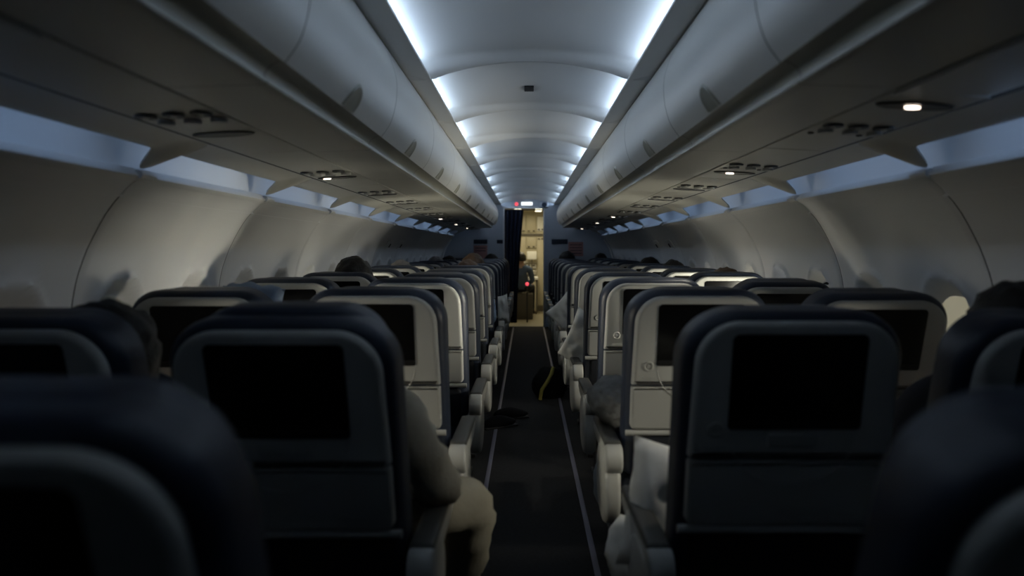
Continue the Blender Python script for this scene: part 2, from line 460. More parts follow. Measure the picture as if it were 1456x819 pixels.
NOZ = mk_disc('air_nozzle', .021, .021, M['shell2'], .010, .5)
DOT = mk_disc('call_button', .009, .009, M['darkplastic'], .003)
LENS = mk_disc('sign_lens', .088, .034, M['darkplastic'], .004, .95)
BULB = mk_disc('lit_bulb', .017, .012, M['lamp'], .003)
SPOTC = mk_disc('spot_bulb', .007, .007, M['steel'], .002)
PSU = {-1: [(1.10, 1.716, 2.00, 1.60, 0), (2.387, 2.97, 3.20, .0, 1)], 1: [(1.50, 1.88, 1.607, .0, 1), (2.32, 2.745, 3.00, 0, 1)]}
# (panel start, y of the lights, y of the lens, -, lit)
ends = {-1: 3.62, 1: 3.26}
lit_far = {-1: (7.16, 9.25, 10.9), 1: (6.72, 8.76, 10.8)}
for s in (-1, 1):
    y = ends[s]
    while y < Y1-.7:
        PSU[s].append((y, y+.36, y+.58, 0, any(abs(y+.58-q) < .41 for q in lit_far[s]))); y += .80
for s, side in ((-1, 'left'), (1, 'right')):
    lst = PSU[s]
    if lst[0][0] > Y0: first = [(Y0, 0, 0, 0, -1)]
    for i, (ya, ysp, yl, _, lit) in enumerate(lst):
        yb = lst[i+1][0] if i+1 < len(lst) else Y1-.005
        r = tag(link('service_panel', None), f'{ORD[i+1]} overhead service panel from the viewer under the {side} bins' + (', lamp lit' if lit else ', lamp off'), 'service panel', f'service panels under the {side} bins')
        r.location = (s*.857, (ya+yb)/2, zpsu(.857))
        ln = (yb-ya)/2-.003
        tl = math.atan2(.012, .214)*s
        x0, x1 = -.104, .104
        pl = bmesh.new(); bm_box(pl, (x0, -ln, 0), (x1, ln, .008), .002, 1)
        link('panel_plate', from_bm('panel_plate', pl, M['under']), r, rot=(0, tl, 0))
        bmz = .0
        yo = ysp-(ya+yb)/2; far = yo+.0
        for q in (-.066, 0, .066):
            zc = -q*math.sin(tl)
            sp = link('reading_light', SPOT, r, (q, yo, zc-.0005)); link('spot_bulb', SPOTC, sp, (0, 0, -.0055))
            link('air_nozzle', NOZ, r, (q+.012, yo+(.075 if yl > ysp else .075), zc-.0005))
        for q in (-.075, .06): link('call_button', DOT, r, (q, yo+.125, -q*math.sin(tl)-.0005))
        ls = link('sign_lens', LENS, r, (0, yl-(ya+yb)/2, -.0008), (0, tl, 0))
        if lit == 1 or lit is True:
            bx = -.02 if s > 0 else -.045
            if s > 0 and i == 0: bx = -.005
            link('lit_bulb', BULB, ls, (bx, 0, -.004))
            if yl < 3.5:      # the lit reading lamp's own beam
                sl = bpy.data.lights.new('reading_lamp_beam', 'SPOT'); sl.energy = READ; sl.color = (1, .93, .78); sl.spot_size = math.radians(52); sl.spot_blend = .7; sl.shadow_soft_size = .015
                so = link('reading_lamp_beam', sl, loc=(s*.857+bx, yl, zpsu(.857)-.012))
                so.rotation_euler = Vector((-s*.60, .36, -.95)).to_track_quat('-Z', 'Y').to_euler()
    # closing strip of plain panels behind the viewer
    ya = lst[0][0]
    o = tag(link(f'trim_{5 if s<0 else 6}', None), f'outer under-bin strip beside the {side} window cove', kind='structure')
    link('blank_panel', box('blank_panel', (.753 if s > 0 else -.961, Y0, H+.322), (.961 if s > 0 else -.753, ya-.003, H+.332), M['under']), o)
    # outer cove panels with flared ends, one per sidewall bay
    L = LP[s]
    vs = []; fs = []
    NY, NX = 64, 8
    for j in range(NY+1):
        y = .003+(L-.006)*j/NY
        def sm(t): t = max(0, min(1, t)); return t*t*(3-2*t)
        f = max(1-sm(y/.018), sm((y-(L-.095))/.075))
        xo = 1.100+.072*f; zo = H+.292-.052*f
        for i in range(NX+1):
            t = i/NX; x = lerp(.969, xo, t); z = lerp(H+.3175, zo, t)+.006*math.sin(t*math.pi)*(1-f)
            if i == NX: z += .004
            vs.append((s*x, y, z))
        vs.append((s*(xo-.004), y, zo+.016))
    n = NX+2
    for j in range(NY):
        for i in range(NX+1): fs.append((j*n+i, j*n+i+1, (j+1)*n+i+1, (j+1)*n+i))
    pm = mesh('cove_panel', vs, fs, M['under'], angle=50)
    lm = mesh('light_strip', [(s*1.086, .03, H+.314), (s*1.086, L-.13, H+.314), (s*1.090, L-.13, H+.326), (s*1.090, .03, H+.326)], [(0, 1, 2, 3)], M['leds'], False)
    bk = extr('cove_back', [(1.238, .16+H), (1.243, .25+H), (1.235, .33+H), (1.20, .37+H), (1.14, .385+H), (1.02, .385+H), (.99, .335+H)], L, M['cove'], s, 0.0, 60)
    y = SEAM0[s]-3*L
    while y+L < Y1-.004:
        link('cove_panel', pm, o, (0, y, 0)); link('cove_back', bk, o, (0, y, 0))
        if y > .5 or True: link('light_strip', lm, o, (0, y, 0))
        y += L
    # bin shelf: closes the space between door line, service panels and cove
    link('shelf', extr('shelf', [(.745, H+.345), (1.0, H+.345), (1.262, H+.40)], Y1-Y0, M['gap'], s), o, (0, Y0, 0))

# ------------------------------------------------------------------ seats
PIV = Vector((0, .17, .45)); TOP = 1.108; TL = .23
def tilt(v):      # back parts lean towards the rear of the cabin; origin at the recline pivot
    return (v[0]-PIV.x, v[1]+TL*(TOP-v[2])-PIV.y, v[2]-PIV.z)
def tilt_me(me):
    for v in me.vertices: v.co = tilt(v.co)
    me.update(); return me
SM = {}
up = rrect(-.200, .200, .822, TOP, .085, .004, 12, .008)
SM['back_shell'] = slab('back_shell', up, 0, .05, .014, M['shell'], fn=tilt)
SM['lower_panel'] = slab('lower_panel', rrect(-.208, .208, .672, .8165, .004, .018, 6), 0.001, .05, .010, M['shell'], fn=tilt)
SM['screen'] = slab('screen', rrect(-.134, .134, .886, 1.083, .014, .008), -.003, .01, .002, M['screen'], fn=tilt)
SM['control_strip'] = slab('control_strip', rrect(-.130, .130, .888, .905, .003, .003, 3), -.0045, .0, .001, M['strip'], fn=tilt)
SM['tray_latch'] = slab('tray_latch', rrect(-.052, .052, .846, .876, .004, .012), -.003, .01, .003, M['shell2'], fn=tilt)
b = bmesh.new()
for rr, dy in ((.014, -.003),):
    for k in range(20):
        pass
tube_bm(b, [(-.158+.013*math.cos(2*math.pi*k/20), -.001, .885+.013*math.sin(2*math.pi*k/20)) for k in range(21)], .0035, 6, False)
tube_bm(b, [(-.158, .004, .885), (-.158, -.004, .885)], .006, 10)
SM['headset_jack'] = tilt_me(from_bm('headset_jack', b, M['shell2']))
SM['tray_outline'] = tilt_me(tube('tray_outline', [(.132*math.cos(a), 0, .885+.120*math.sin(a)) for a in [math.pi*1.04+math.pi*.92*k/24 for k in range(25)]], .0016, M['shell'], 6))
b = bmesh.new()
for q in range(4): bm_box(b, (-.178+.011*q, -.0012, .842), (-.170+.011*q, .002, .850))
SM['placard'] = tilt_me(from_bm('placard', b, M['shell2'], False))
b = bmesh.new()
for q in (0, 1, 2): bm_box(b, (-.02+.0, -.0005, .698+.006*q), (.15-.03*q, .003, .700+.006*q))
SM['vent_lines'] = tilt_me(from_bm('vent_lines', b, M['shell2'], False))
SM['back_cushion'] = slab('back_cushion', rrect(-.226, .226, .50, 1.128, .105, .04, 12), .022, .115, .034, M['leather'], fn=tilt)
def cushion_front(me):
    return me
hd = rrect(-.196, .196, .93, 1.130, .10, .05, 12)
SM['headrest'] = slab('headrest', hd, .070, .165, .034, M['leather'], fn=tilt)
SM['tray_bar'] = tilt_me(tube('tray_bar', [(-.222, .012, .660), (0, .012, .660), (.222, .012, .660)], .0105, M['shell2'], 10))
SM['seat_pocket'] = slab('seat_pocket', rrect(-.195, .195, .47, .648, .02, .03), .012, .06, .012, M['fabric'], fn=tilt)
SM['seat_cushion'] = box('seat_cushion', (-.228, .17, .395), (.228, .66, .50), M['leather'], .035, 4)
SM['seat_frame'] = box('seat_frame', (-.225, .20, .335), (.225, .60, .40), M['metal'], .012, 2)
def legm(y0, y1):
    b = bmesh.new(); tube_bm(b, [(0, y0, .345), (0, y0, .20), (0, y1, .02)], .016, 8); bm_box(b, (-.025, y1-.05, 0), (.025, y1+.05, .022), .005); return from_bm('leg', b, M['metal'])
SM['leg_f'] = legm(.52, .56); SM['leg_r'] = legm(.26, .22)
SM['footrest_bar'] = tube('footrest_bar', [(-.17, .62, .18), (-.17, .66, .09), (-.15, .665, .075), (.15, .665, .075), (.17, .66, .09), (.17, .62, .18)], .006, M['tube'], 8)
# armrests: light grey arm with dark pad, hinge block and drooping outer shroud on the aisle side
def pad_mesh():
    b = bmesh.new(); bm_box(b, (-.027, .10, .612), (.027, .52, .634), .010, 3)
    for v in b.verts: v.co.z += -.012*max(0, (v.co.y-.35)/.17)**2
    return from_bm('armrest_pad', b, M['pad'])
SM['armrest_pad'] = pad_mesh()
def arm_profile(pts, x0, x1, m, name, bev=.008):
    b = bmesh.new()
    f = b.faces.new([b.verts.new((x0, y, z)) for y, z in pts])
    r = bmesh.ops.extrude_face_region(b, geom=[f])
    for v in r['geom']:
        if isinstance(v, bmesh.types.BMVert): v.co.x = x1
    bmesh.ops.bevel(b, geom=[e for e in b.edges if abs(e.verts[0].co.x-e.verts[1].co.x) < 1e-6], offset=bev, segments=3, affect='EDGES', profile=.5)
    return from_bm(name, b, m)
body = [(.085, .600), (.10, .614), (.50, .614), (.525, .600), (.52, .575), (.44, .560), (.18, .548), (.10, .560)]
SM['arm_body'] = arm_profile(body, -.025, .025, M['shell'], 'arm_body', .006)
hub = [(.06+.040*math.cos(a)+.04, .580+.046*math.sin(a)) for a in [2*math.pi*k/16 for k in range(16)]]
SM['arm_hinge'] = arm_profile(hub, -.0275, .0275, M['shell'], 'arm_hinge', .008)
sh = []
for k in range(32):
    a = 2*math.pi*k/32
    c, s_ = math.cos(a), math.sin(a)
    sh.append((.20+(.165 if c > 0 else .13)*abs(c)**.8*(1 if c > 0 else -1), .475+(.125 if s_ > 0 else .125)*abs(s_)**.9*(1 if s_ > 0 else -1)))
SM['shroud'] = arm_profile(sh, -.030, .022, M['shell'], 'arm_shroud', .014)
for k_ in ('shroud',):
    pass
BACK = {'back_shell', 'lower_panel', 'screen', 'control_strip', 'tray_latch', 'headset_jack', 'tray_outline', 'placard', 'vent_lines', 'back_cushion', 'headrest', 'tray_bar', 'seat_pocket'}
SX = {('L', 'a'): -.4945, ('L', 'w'): -1.030, ('R', 'a'): .528, ('R', 'w'): 1.066}
def rowy(n): return 1.40+.8*(n-1)
REC = {('L', 'a', 1): 4.5, ('R', 'w', 1): 4.0, ('L', 'w', 1): 3.5, ('R', 'w', 2): 4.0, ('R', 'w', 3): 4.5, ('L', 'w', 2): 2.0, ('L', 'a', 4): 2.5, ('L', 'a', 5): 3.5, ('L', 'a', 0): 5, ('R', 'a', 0): 8}
DESC = {('L', 'a', 0): 'very blurred seat back at the lower left corner, beside the aisle', ('R', 'a', 0): 'very blurred seat back at the lower right corner, beside the aisle'}
def seat(side, pos, n):
    x = SX[(side, pos)]
    t = link('airline_seat', None, loc=(x, rowy(n), 0))
    sd = 'left' if side == 'L' else 'right'; pp = 'aisle' if pos == 'a' else 'window'
    lab = DESC.get((side, pos, n)) or f'navy leather airline seat, {sd} {pp} seat of the {ORD[n]} row ahead'
    tag(t, lab, 'seat', f'{sd} {pp} seats')
    rc = math.radians(REC.get((side, pos, n), 0)+random.uniform(-.5, .5))
    names = ['back_shell', 'lower_panel', 'screen', 'back_cushion', 'headrest', 'tray_bar', 'seat_pocket', 'seat_cushion', 'seat_frame']
    if n <= 8: names += ['control_strip', 'tray_latch', 'headset_jack', 'tray_outline']
    if n <= 4: names += ['placard', 'vent_lines']
    par = {}
    hr = .014 if (side, pos, n) == ('L', 'a', 1) else 0
    for nm in names:
        p = t
        if nm == 'control_strip': p = par['screen']
        if nm in BACK and p is t: o = link(nm, SM[nm], t, tuple(PIV+Vector((0, 0, hr if nm == 'headrest' else 0))), (rc, 0, 0))
        else: o = link(nm, SM[nm], p)
        par[nm] = o
    for lx in (-.15, .15):
        link('leg', SM['leg_f'], t, (lx, 0, 0)); link('leg', SM['leg_r'], t, (lx, 0, 0))
    link('footrest_bar', SM['footrest_bar'], t)
    ai = 1 if side == 'L' else -1            # direction of the aisle
    arms = [(ai*.262, True), (-ai*.269, False)] if pos == 'a' else [(-ai*.247, False)]
    for ax, out in arms:
        a = link('arm_body', SM['arm_body'], t, (ax, 0, 0))
        link('armrest_pad', SM['armrest_pad'], a); link('arm_hinge', SM['arm_hinge'], a)
        if out: link('arm_shroud', SM['shroud'], a, (0, 0, 0))
    return t
NR = 12
SEATS = {}
for side in 'LR':
    for n in range(0, NR+1): SEATS[(side, 'a', n)] = seat(side, 'a', n)
    for n in range(1, NR+1): SEATS[(side, 'w', n)] = seat(side, 'w', n)

# ------------------------------------------------------------------ people
def body_mesh(name, J, E, mats, lim):
    """one continuous skinned figure; J joint -> (position, radius), E edges (a, b, tag); mats tag -> material"""
    names = list(J); idx = {n: i for i, n in enumerate(names)}
    me = bpy.data.meshes.new('tmp'); me.from_pydata([J[n][0] for n in names], [(idx[a], idx[b]) for a, b, _ in E], [])
    o = bpy.data.objects.new('tmp', me); COL.objects.link(o)
    md = o.modifiers.new('s', 'SKIN'); md.use_smooth_shade = True
    for n in names:
        r = J[n][1]; me.skin_vertices[0].data[idx[n]].radius = (r, r) if not isinstance(r, tuple) else r
        me.skin_vertices[0].data[idx[n]].use_root = (n == 'pelvis')
    sub = o.modifiers.new('u', 'SUBSURF'); sub.levels = sub.render_levels = 2
    dg = bpy.context.evaluated_depsgraph_get(); ev = o.evaluated_get(dg)
    res = bpy.data.meshes.new_from_object(ev); res.name = name
    bpy.data.objects.remove(o)
    res.materials.clear(); tl = []
    for t in mats: res.materials.append(mats[t]); tl.append(t)
    segs = [(Vector(J[a][0]), Vector(J[b][0]), t) for a, b, t in E]
    for p in res.polygons:
        c = p.center; best = None
        for a, b, t in segs:
            ab = b-a; k = max(0, min(1, (c-a).dot(ab)/max(ab.length_squared, 1e-9))); d = (c-a-ab*k).length
            if best is None or d < best[0]: best = (d, t)
        p.material_index = tl.index(best[1]); p.use_smooth = True
    return res
def add_hand(J, E, w, d, side, px):
    """five fingers of different lengths, slightly curled, from wrist w along d"""
    d = Vector(d).normalized(); w = Vector(w); sd = Vector(side).normalized(); dn = d.cross(sd).normalized()
    if dn.z > 0: dn = -dn
    J[px+'palm'] = (tuple(w+d*.055), .026); E.append((px+'wrist', px+'palm', 'skin'))
    for i, (o, l) in enumerate(((-.030, .062), (-.010, .075), (.011, .070), (.030, .055))):
        a, b, c = f'{px}f{i}a', f'{px}f{i}b', f'{px}f{i}c'
        k = w+d*.088+sd*o
        J[a] = (tuple(k), .0095); J[b] = (tuple(k+d*l*.55+dn*.012), .0088); J[c] = (tuple(k+d*l*.8+dn*.035), .0078)
        E += [(px+'palm', a, 'skin'), (a, b, 'skin'), (b, c, 'skin')]
    t0, t1 = px+'t0', px+'t1'
    J[t0] = (tuple(w+d*.045-sd*.038), .011); J[t1] = (tuple(w+d*.085-sd*.055+dn*.012), .009)
    E += [(px+'palm', t0, 'skin'), (t0, t1, 'skin')]
def seated(head=(0, .26, 1.055), lean=0.0, elbow_r=None, wrist_r=None, knee_r=None, foot_r=None):
    hx, hy, hz = head
    J = {'pelvis': ((0, .42, .575), .115), 'belly': ((lean*.3, .345, .69), .115), 'chest': ((lean*.6, .275, .83), .125), 'collar': ((lean*.85, .245, .925), .080),
         'neck': ((hx*.95, hy-.01, hz-.10), .050), 'skull': ((hx, hy, hz), .082), 'crown': ((hx, hy-.01, hz+.035), .075), 'chin': ((hx, hy+.065, hz-.055), .040), 'nose': ((hx, hy+.103, hz-.01), .012),
         'ear_l': ((hx-.082, hy-.005, hz-.01), .014), 'ear_r': ((hx+.082, hy-.005, hz-.01), .014)}
    E = [('pelvis', 'belly', 'top'), ('belly', 'chest', 'top'), ('chest', 'collar', 'top'), ('collar', 'neck', 'skin'), ('neck', 'skull', 'skin'), ('skull', 'crown', 'skin'), ('skull', 'chin', 'skin'), ('skull', 'nose', 'skin'), ('skull', 'ear_l', 'skin'), ('skull', 'ear_r', 'skin')]
    for p, s in (('l', -1), ('r', 1)):
        sh = (lean*.8+s*.165, .255, .895); el = (s*.20, .36, .69); wr = (s*.10, .56, .635)
        kn = (s*.12, .88, .56); ft = (s*.12, .93, .085)
        if p == 'r':
            el = elbow_r or el; wr = wrist_r or wr; kn = knee_r or kn; ft = foot_r or ft
        hp = (s*.09, .47, .565)
        J[p+'shoulder'] = (sh, .064); J[p+'elbow'] = (el, .050); J[p+'wrist'] = (wr, .034)
        J[p+'hip'] = (hp, .092); J[p+'knee'] = (kn, .066); J[p+'ankle'] = (ft, .042); J[p+'toe'] = ((ft[0], ft[1]+.15, .045), .036)
        E += [('collar', p+'shoulder', 'top'), (p+'shoulder', p+'elbow', 'top'), (p+'elbow', p+'wrist', 'top'), ('pelvis', p+'hip', 'legs'), (p+'hip', p+'knee', 'legs'), (p+'knee', p+'ankle', 'legs'), (p+'ankle', p+'toe', 'shoe')]
        add_hand(J, E, wr, (-s*.35, .9, -.25), (1, .3, 0), p)
    return J, E
def hair_mesh(name, head, m, seed, long=0.0, vol=1.0):
    bm = bmesh.new(); bmesh.ops.create_icosphere(bm, subdivisions=4, radius=1)
    hx, hy, hz = head
    kill = []
    for v in bm.verts:
        d = v.co.normalized()
        if d.y > .55 and d.z < .35 or d.z < -.55-long*.3: kill.append(v)
        k = 1+.10*noise.noise(d*3+Vector((seed, 0, 0)))+.05*noise.noise(d*9+Vector((0, seed, 0)))
        v.co = Vector((hx+d.x*.100*k*vol, hy-.012+d.y*.112*k*vol, hz+.012+d.z*.110*k*vol))
        if long and d.z < 0: v.co.z -= long*abs(d.z)
    bmesh.ops.delete(bm, geom=kill, context='VERTS')
    return from_bm(name, bm, m, angle=80)
HEADZ = 1.055
BASEJ, BASEE = seated()
def person(side, pos, n, label, hair, top, legs, head=(0, .24, 1.055), lean=0, long=0, vol=1.0, seed=1, **kw):
    st = (SX[(side, pos)], rowy(n), 0)
    J, E = seated(head, lean, **kw)
    if kw:
        for k_, r_ in (('rshoulder', .072), ('relbow', .064), ('rwrist', .046), ('rknee', .080), ('rankle', .060)): J[k_] = (J[k_][0], r_)
    me = body_mesh('person', J, E, {'top': M[top], 'skin': M['skin'], 'legs': M[legs], 'shoe': M['bag']}, None)
    if kw:          # soft cloth folds on sleeve and trouser leg
        for v in me.vertices:
            if v.co.z < .93:
                c = v.co; v.co = c+v.normal*(.016*noise.noise(Vector((c.x*9, c.y*9+c.z*14, c.z*24)))+.007*noise.noise(c*34))
    o = tag(link('person', me, loc=st), label, 'person', 'seated passengers')
    link('hair', hair_mesh('hair', head, M[hair], seed, long, vol), o)
    return o
person('L', 'a', 1, 'passenger in a cream sweater, knee out into the aisle, left side', 'hairdark', 'cream', 'cream2', head=(-.03, .27, 1.01), seed=3,
       elbow_r=(.275, .36, .665), wrist_r=(.19, .58, .60), knee_r=(.335, .70, .52), foot_r=(.24, .86, .085))
person('L', 'w', 1, 'dark head of a passenger above the blurred nearest left window seat', 'hairdark', 'clothdark', 'clothdark', head=(.085, .19, 1.005), lean=.05, vol=1.12, seed=5, long=.05)
person('R', 'w', 1, 'dark head of a passenger above the blurred nearest right window seat', 'hairdark', 'clothdark', 'clothdark', head=(.02, .20, 1.045), vol=1.12, seed=8, long=.05)
PL = [('L', 'w', 4, 'large round dark head of a passenger in the fourth left window seat', 'hairdark', (.05, .22, 1.085), 1.06, 0),
      ('L', 'w', 6, 'grey haired head of a passenger in the sixth left window seat', 'hairgrey', (.03, .25, 1.055), .95, 0),
      ('L', 'w', 9, 'small grey brown head of a passenger in the ninth left window seat', 'hairgrey', (0, .24, 1.055), 1, 0),
      ('L', 'w', 10, 'small dark head of a passenger in the tenth left window seat', 'hairdark', (.06, .24, 1.055), 1, 0),
      ('L', 'a', 7, 'brown haired head behind another head, seventh left aisle seat', 'hairbrown', (0, .24, 1.09), 1.06, 0),
      ('L', 'a', 6, 'brown haired head of a passenger in the sixth left aisle seat', 'hairbrown', (.02, .24, 1.045), 1.05, 0),
      ('L', 'a', 11, 'dark head of a passenger in the eleventh left aisle seat by the curtain', 'hairdark', (.01, .24, 1.075), 1, 0),
      ('R', 'a', 11, 'large dark head of a passenger in the eleventh right aisle seat', 'hairdark', (0, .24, 1.10), 1.1, .03),
      ('R', 'w', 12, 'small dark head of a passenger in the last right window seat', 'hairdark', (0, .24, 1.08), 1, 0),
      ('R', 'w', 7, 'dark head of a passenger in the seventh right window seat', 'hairdark', (.02, .24, 1.065), 1, 0),
      ('R', 'w', 6, 'dark head of a passenger in the sixth right window seat', 'hairdark', (.07, .24, 1.05), 1, 0),
      ('R', 'w', 4, 'light brown head of a passenger in the fourth right window seat', 'hairbrown', (.04, .22, 1.03), 1, 0)]
for i, (sd, ps, n, lab, hr, hd_, vol, lg) in enumerate(PL):
    person(sd, ps, n, lab, hr, ('clothdark', 'clothblue')[i % 2], 'clothdark', head=hd_, vol=vol, long=lg, seed=11+i)

# ------------------------------------------------------------------ soft things on seats and floor
def put(name, me, loc, rot, label, cat, group=None):
    return tag(link(name, me, loc=loc, rot=rot), label, cat, group)
put('pillow', pillow_mesh('pillow', .33, .17, .31, M['pillow'], 2), (.39, 1.80, .60), (math.radians(-10), math.radians(12), math.radians(8)), 'white pillow propped on the first right aisle seat', 'pillow', 'white pillows')
put('bed_sheet', blob('bed_sheet', (.075, .11, .095), M['pillow'], 9, .16, 2.6, 4, None, .05), (.283, 1.96, .42), (0, 0, .2), 'white bunched sheet low beside the first right aisle armrest', 'blanket')
put('blanket', blob('blanket', (.095, .15, .085), M['blanket'], 4, .16, 3.0, 5, None, .07), (.315, 2.60, .695), (0, .35, .3), 'crumpled grey knit blanket over the second right aisle armrest', 'blanket')
put('pillow', pillow_mesh('pillow', .26, .11, .34, M['pillow'], 5), (.335, 4.15, .72), (math.radians(15), math.radians(28), math.radians(-20)), 'cream pillow bulging into the aisle from the fourth right seat', 'pillow', 'white pillows')
put('pillow', pillow_mesh('pillow', .30, .09, .28, M['pillow'], 6), (.33, 5.65, .74), (math.radians(10), math.radians(45), math.radians(-10)), 'pointed white pillow jutting into the aisle from the sixth right seat', 'pillow', 'white pillows')
put('pillow', pillow_mesh('pillow', .15, .10, .27, M['pillow'], 7), (-.245, 6.45, .71), (0, math.radians(-6), math.radians(20)), 'white pillow edge beside the seventh left aisle seat', 'pillow', 'white pillows')
put('pillow', pillow_mesh('pillow', .20, .12, .14, M['bluepillow'], 8), (-.945, 2.46, 1.062), (math.radians(30), math.radians(4), math.radians(12)), 'pale blue pillow on top of the second left window seat', 'pillow')
put('plastic_bag', blob('plastic_bag', (.07, .10, .11), M['bluebag'], 6, .2, 3, 4, None, .06), (.315, 2.75, .36), (0, 0, 0), 'blue grey bag hanging under the second right aisle armrest', 'bag')
bg = put('shoulder_bag', blob('shoulder_bag', (.15, .13, .15), M['bag'], 12, .14, 2.4, 4, -.11), (.185, 6.1, .11), (0, 0, .3), 'black bag lying in the aisle with a yellow strap', 'bag')
link('strap', tube('strap', [(-.13, -.13, -.10), (-.12, -.14, -.02), (-.07, -.145, .05), (-.03, -.13, .11), (.0, -.09, .15)], .016, M['yellow']), bg)
def shoe_mesh():
    b = bmesh.new(); bmesh.ops.create_icosphere(b, subdivisions=3, radius=1)
    for v in b.verts:
        x, y, z = v.co; hgt = .055 if y < 0 else .055*(1-.45*y)
        v.co = Vector((x*.045*(1+.12*y), y*.135, max(0, z*hgt+.03)))
    return from_bm('shoe', b, M['bag'])
SH = shoe_mesh()
def shoe(loc, rz, lab):
    o = put('shoe', SH, loc, (0, 0, rz), lab, 'shoe', 'dark shoes in the aisle'); link('sole', box('sole', (-.045, -.13, 0), (.045, .13, .014), M['darkplastic'], .006), o); return o
shoe((-.205, 5.05, .001), -1.0, 'dark shoe on the left aisle strip, nearer of two')
shoe((-.13, 5.32, .001), -1.25, 'dark shoe lying farther into the aisle, left side')

# ------------------------------------------------------------------ far bulkhead, doorway, galley
DX0, DX1, DZ = -.385, .268, H+.675
def bulk(name, pts, lab):
    vs = [(x, Y1, z) for x, z in pts]+[(x, Y1+.04, z) for x, z in pts]; n = len(pts)
    fs = [tuple(range(n)), tuple(range(n, 2*n))]+[(i, (i+1) % n, n+(i+1) % n, n+i) for i in range(n)]
    return mesh(name, vs, fs, M['bulk'], False)
wf = tag(link('wall_front', bulk('wall_front', [(DX0, 0), (DX0, DZ), (DX1, DZ), (DX1, 0), (1.5, 0), (1.5, 2.3), (-1.5, 2.3), (-1.5, 0)], '')), 'blue grey bulkhead with an open doorway', kind='structure')
fr = bmesh.new()
bm_box(fr, (DX1-.012, Y1-.015, 0), (DX1+.012, Y1+.05, DZ), .004); bm_box(fr, (DX0-.012, Y1-.015, 0), (DX0+.012, Y1+.05, DZ), .004); bm_box(fr, (DX0, Y1-.015, DZ-.01), (DX1, Y1+.05, DZ+.015), .004)
tag(link('door_1', from_bm('door_frame', fr, M['cove'])), 'pale frame of the galley doorway', kind='structure')
g0, g1 = Y1+.04, 15.2
tag(link('floor_galley', box('floor_galley', (-1.2, Y1+.1, -.05), (1.2, g1, .0), M['galleyfloor'])), 'tan galley floor beyond the doorway', kind='structure')
for nm, lo, hi in (('wall_galley_left', (-.95, g0, 0), (-.90, g1, 2.2)), ('wall_galley_right', (.62, g0, 0), (.67, g1, 2.2)), ('wall_galley_back', (-.95, g1, 0), (.67, g1+.05, 2.2)), ('ceiling_galley', (-.95, g0, 2.02), (.67, g1, 2.07))):
    tag(link(nm, box(nm, lo, hi, M['galley'])), 'cream galley '+nm.split('_')[-1]+' surface', kind='structure')
gl = bpy.data.lights.new('galley_lamp', 'AREA'); gl.size = .5; gl.size_y = 1.0; gl.shape = 'RECTANGLE'; gl.energy = GALLEY; gl.color = (1, .88, .60)
go = link('galley_lamp', gl, loc=(.05, 13.4, 2.0))
for x in (-.165, .195):
    o = tag(link('galley_light', box('galley_light', (-.055, -.25, -.03), (.055, .25, .03), M['galleylamp'], .006), loc=(x, 12.5, 1.955)), f'lit ceiling lamp at the {"left" if x<0 else "right"} of the galley doorway', 'light')
gu = tag(link('galley_unit', box('galley_unit', (-.42, 0, 0), (.60, .45, 2.08), M['galley'])), 'cream galley storage wall with latches and compartments', 'galley'); gu.location = (0, 14.6, 0)
for x0, x1, z0, z1, mk in ((-.38, -.22, 1.60, 1.95, 'galley'), (-.20, -.04, 1.60, 1.95, 'galley'), (-.02, .18, 1.60, 1.95, 'galley'), (.20, .34, 1.63, 1.92, 'pillow'), (.36, .58, 1.60, 1.95, 'galley'),
                           (-.38, -.22, 1.02, 1.50, 'galley'), (-.20, -.04, 1.02, 1.50, 'galley'), (-.02, .18, 1.28, 1.50, 'galley'), (.20, .34, .12, 1.50, 'galley'), (.36, .58, .12, 1.50, 'galley'),
                           (-.02, .18, .87, .96, 'pillow'), (-.38, -.22, .12, .84, 'galley2'), (-.20, -.03, .12, .84, 'galley2'), (-.01, .18, .12, .84, 'galley2')):
    d = link('compartment_door', box('compartment_door', (x0, -.03, z0), (x1, .0, z1), M[mk], .006), gu)
    zz = z1-.03 if z0 < 1 else z0+.03
    lt = bmesh.new()
    for q in (.25, .75): bm_box(lt, (lerp(x0, x1, q)-.022, -.045, zz-.014), (lerp(x0, x1, q)+.022, -.025, zz+.014), .003)
    link('turn_latch', from_bm('turn_latch', lt, M['galley2'] if mk != 'galley2' else M['steel']), d)
link('counter', box('counter', (-.42, -.05, .975), (.19, 0, 1.0), M['steel'], .005), gu)
link('kick_panel', box('kick_panel', (-.42, -.02, 0), (.60, 0, .10), M['galley2']), gu)
link('rail', box('rail', (-.42, -.02, 1.525), (.60, 0, 1.575), M['galley2']), gu)
tr = tag(link('galley_trolley', box('galley_trolley', (-.075, -.3, .06), (.075, .3, .66), M['galley'], .012)), 'pale service trolley with dark edges standing in the galley', 'trolley'); tr.location = (.12, 14.2, 0)
link('top_tray', box('top_tray', (-.10, -.32, .66), (.09, .32, .72), M['pillow'], .01), tr)
link('edge_frame', box('edge_frame', (-.080, -.305, .04), (-.045, -.29, .66), M['galley2']), tr); link('edge_frame', box('edge_frame2', (.045, -.305, .04), (.080, -.29, .66), M['galley2']), tr)
for cx in (-.05, .05): link('castor', tube('castor', [(cx-.015, -.26, .03), (cx+.015, -.26, .03)], .03, M['galley2'], 12), tr)
js = tag(link('jump_seat', None), 'cream folded crew seat with headrest beside the trolley', 'seat'); js.location = (.02, 14.45, 0)
link('backrest', box('backrest', (-.03, -.05, 1.05), (.17, 0, 1.22), M['pillow'], .02), js); link('stem', box('stem', (.06, -.02, .84), (.08, 0, 1.05), M['galley2']), js); link('seat_pan', box('seat_pan', (-.03, -.10, .75), (.17, 0, .84), M['steel'], .02), js)
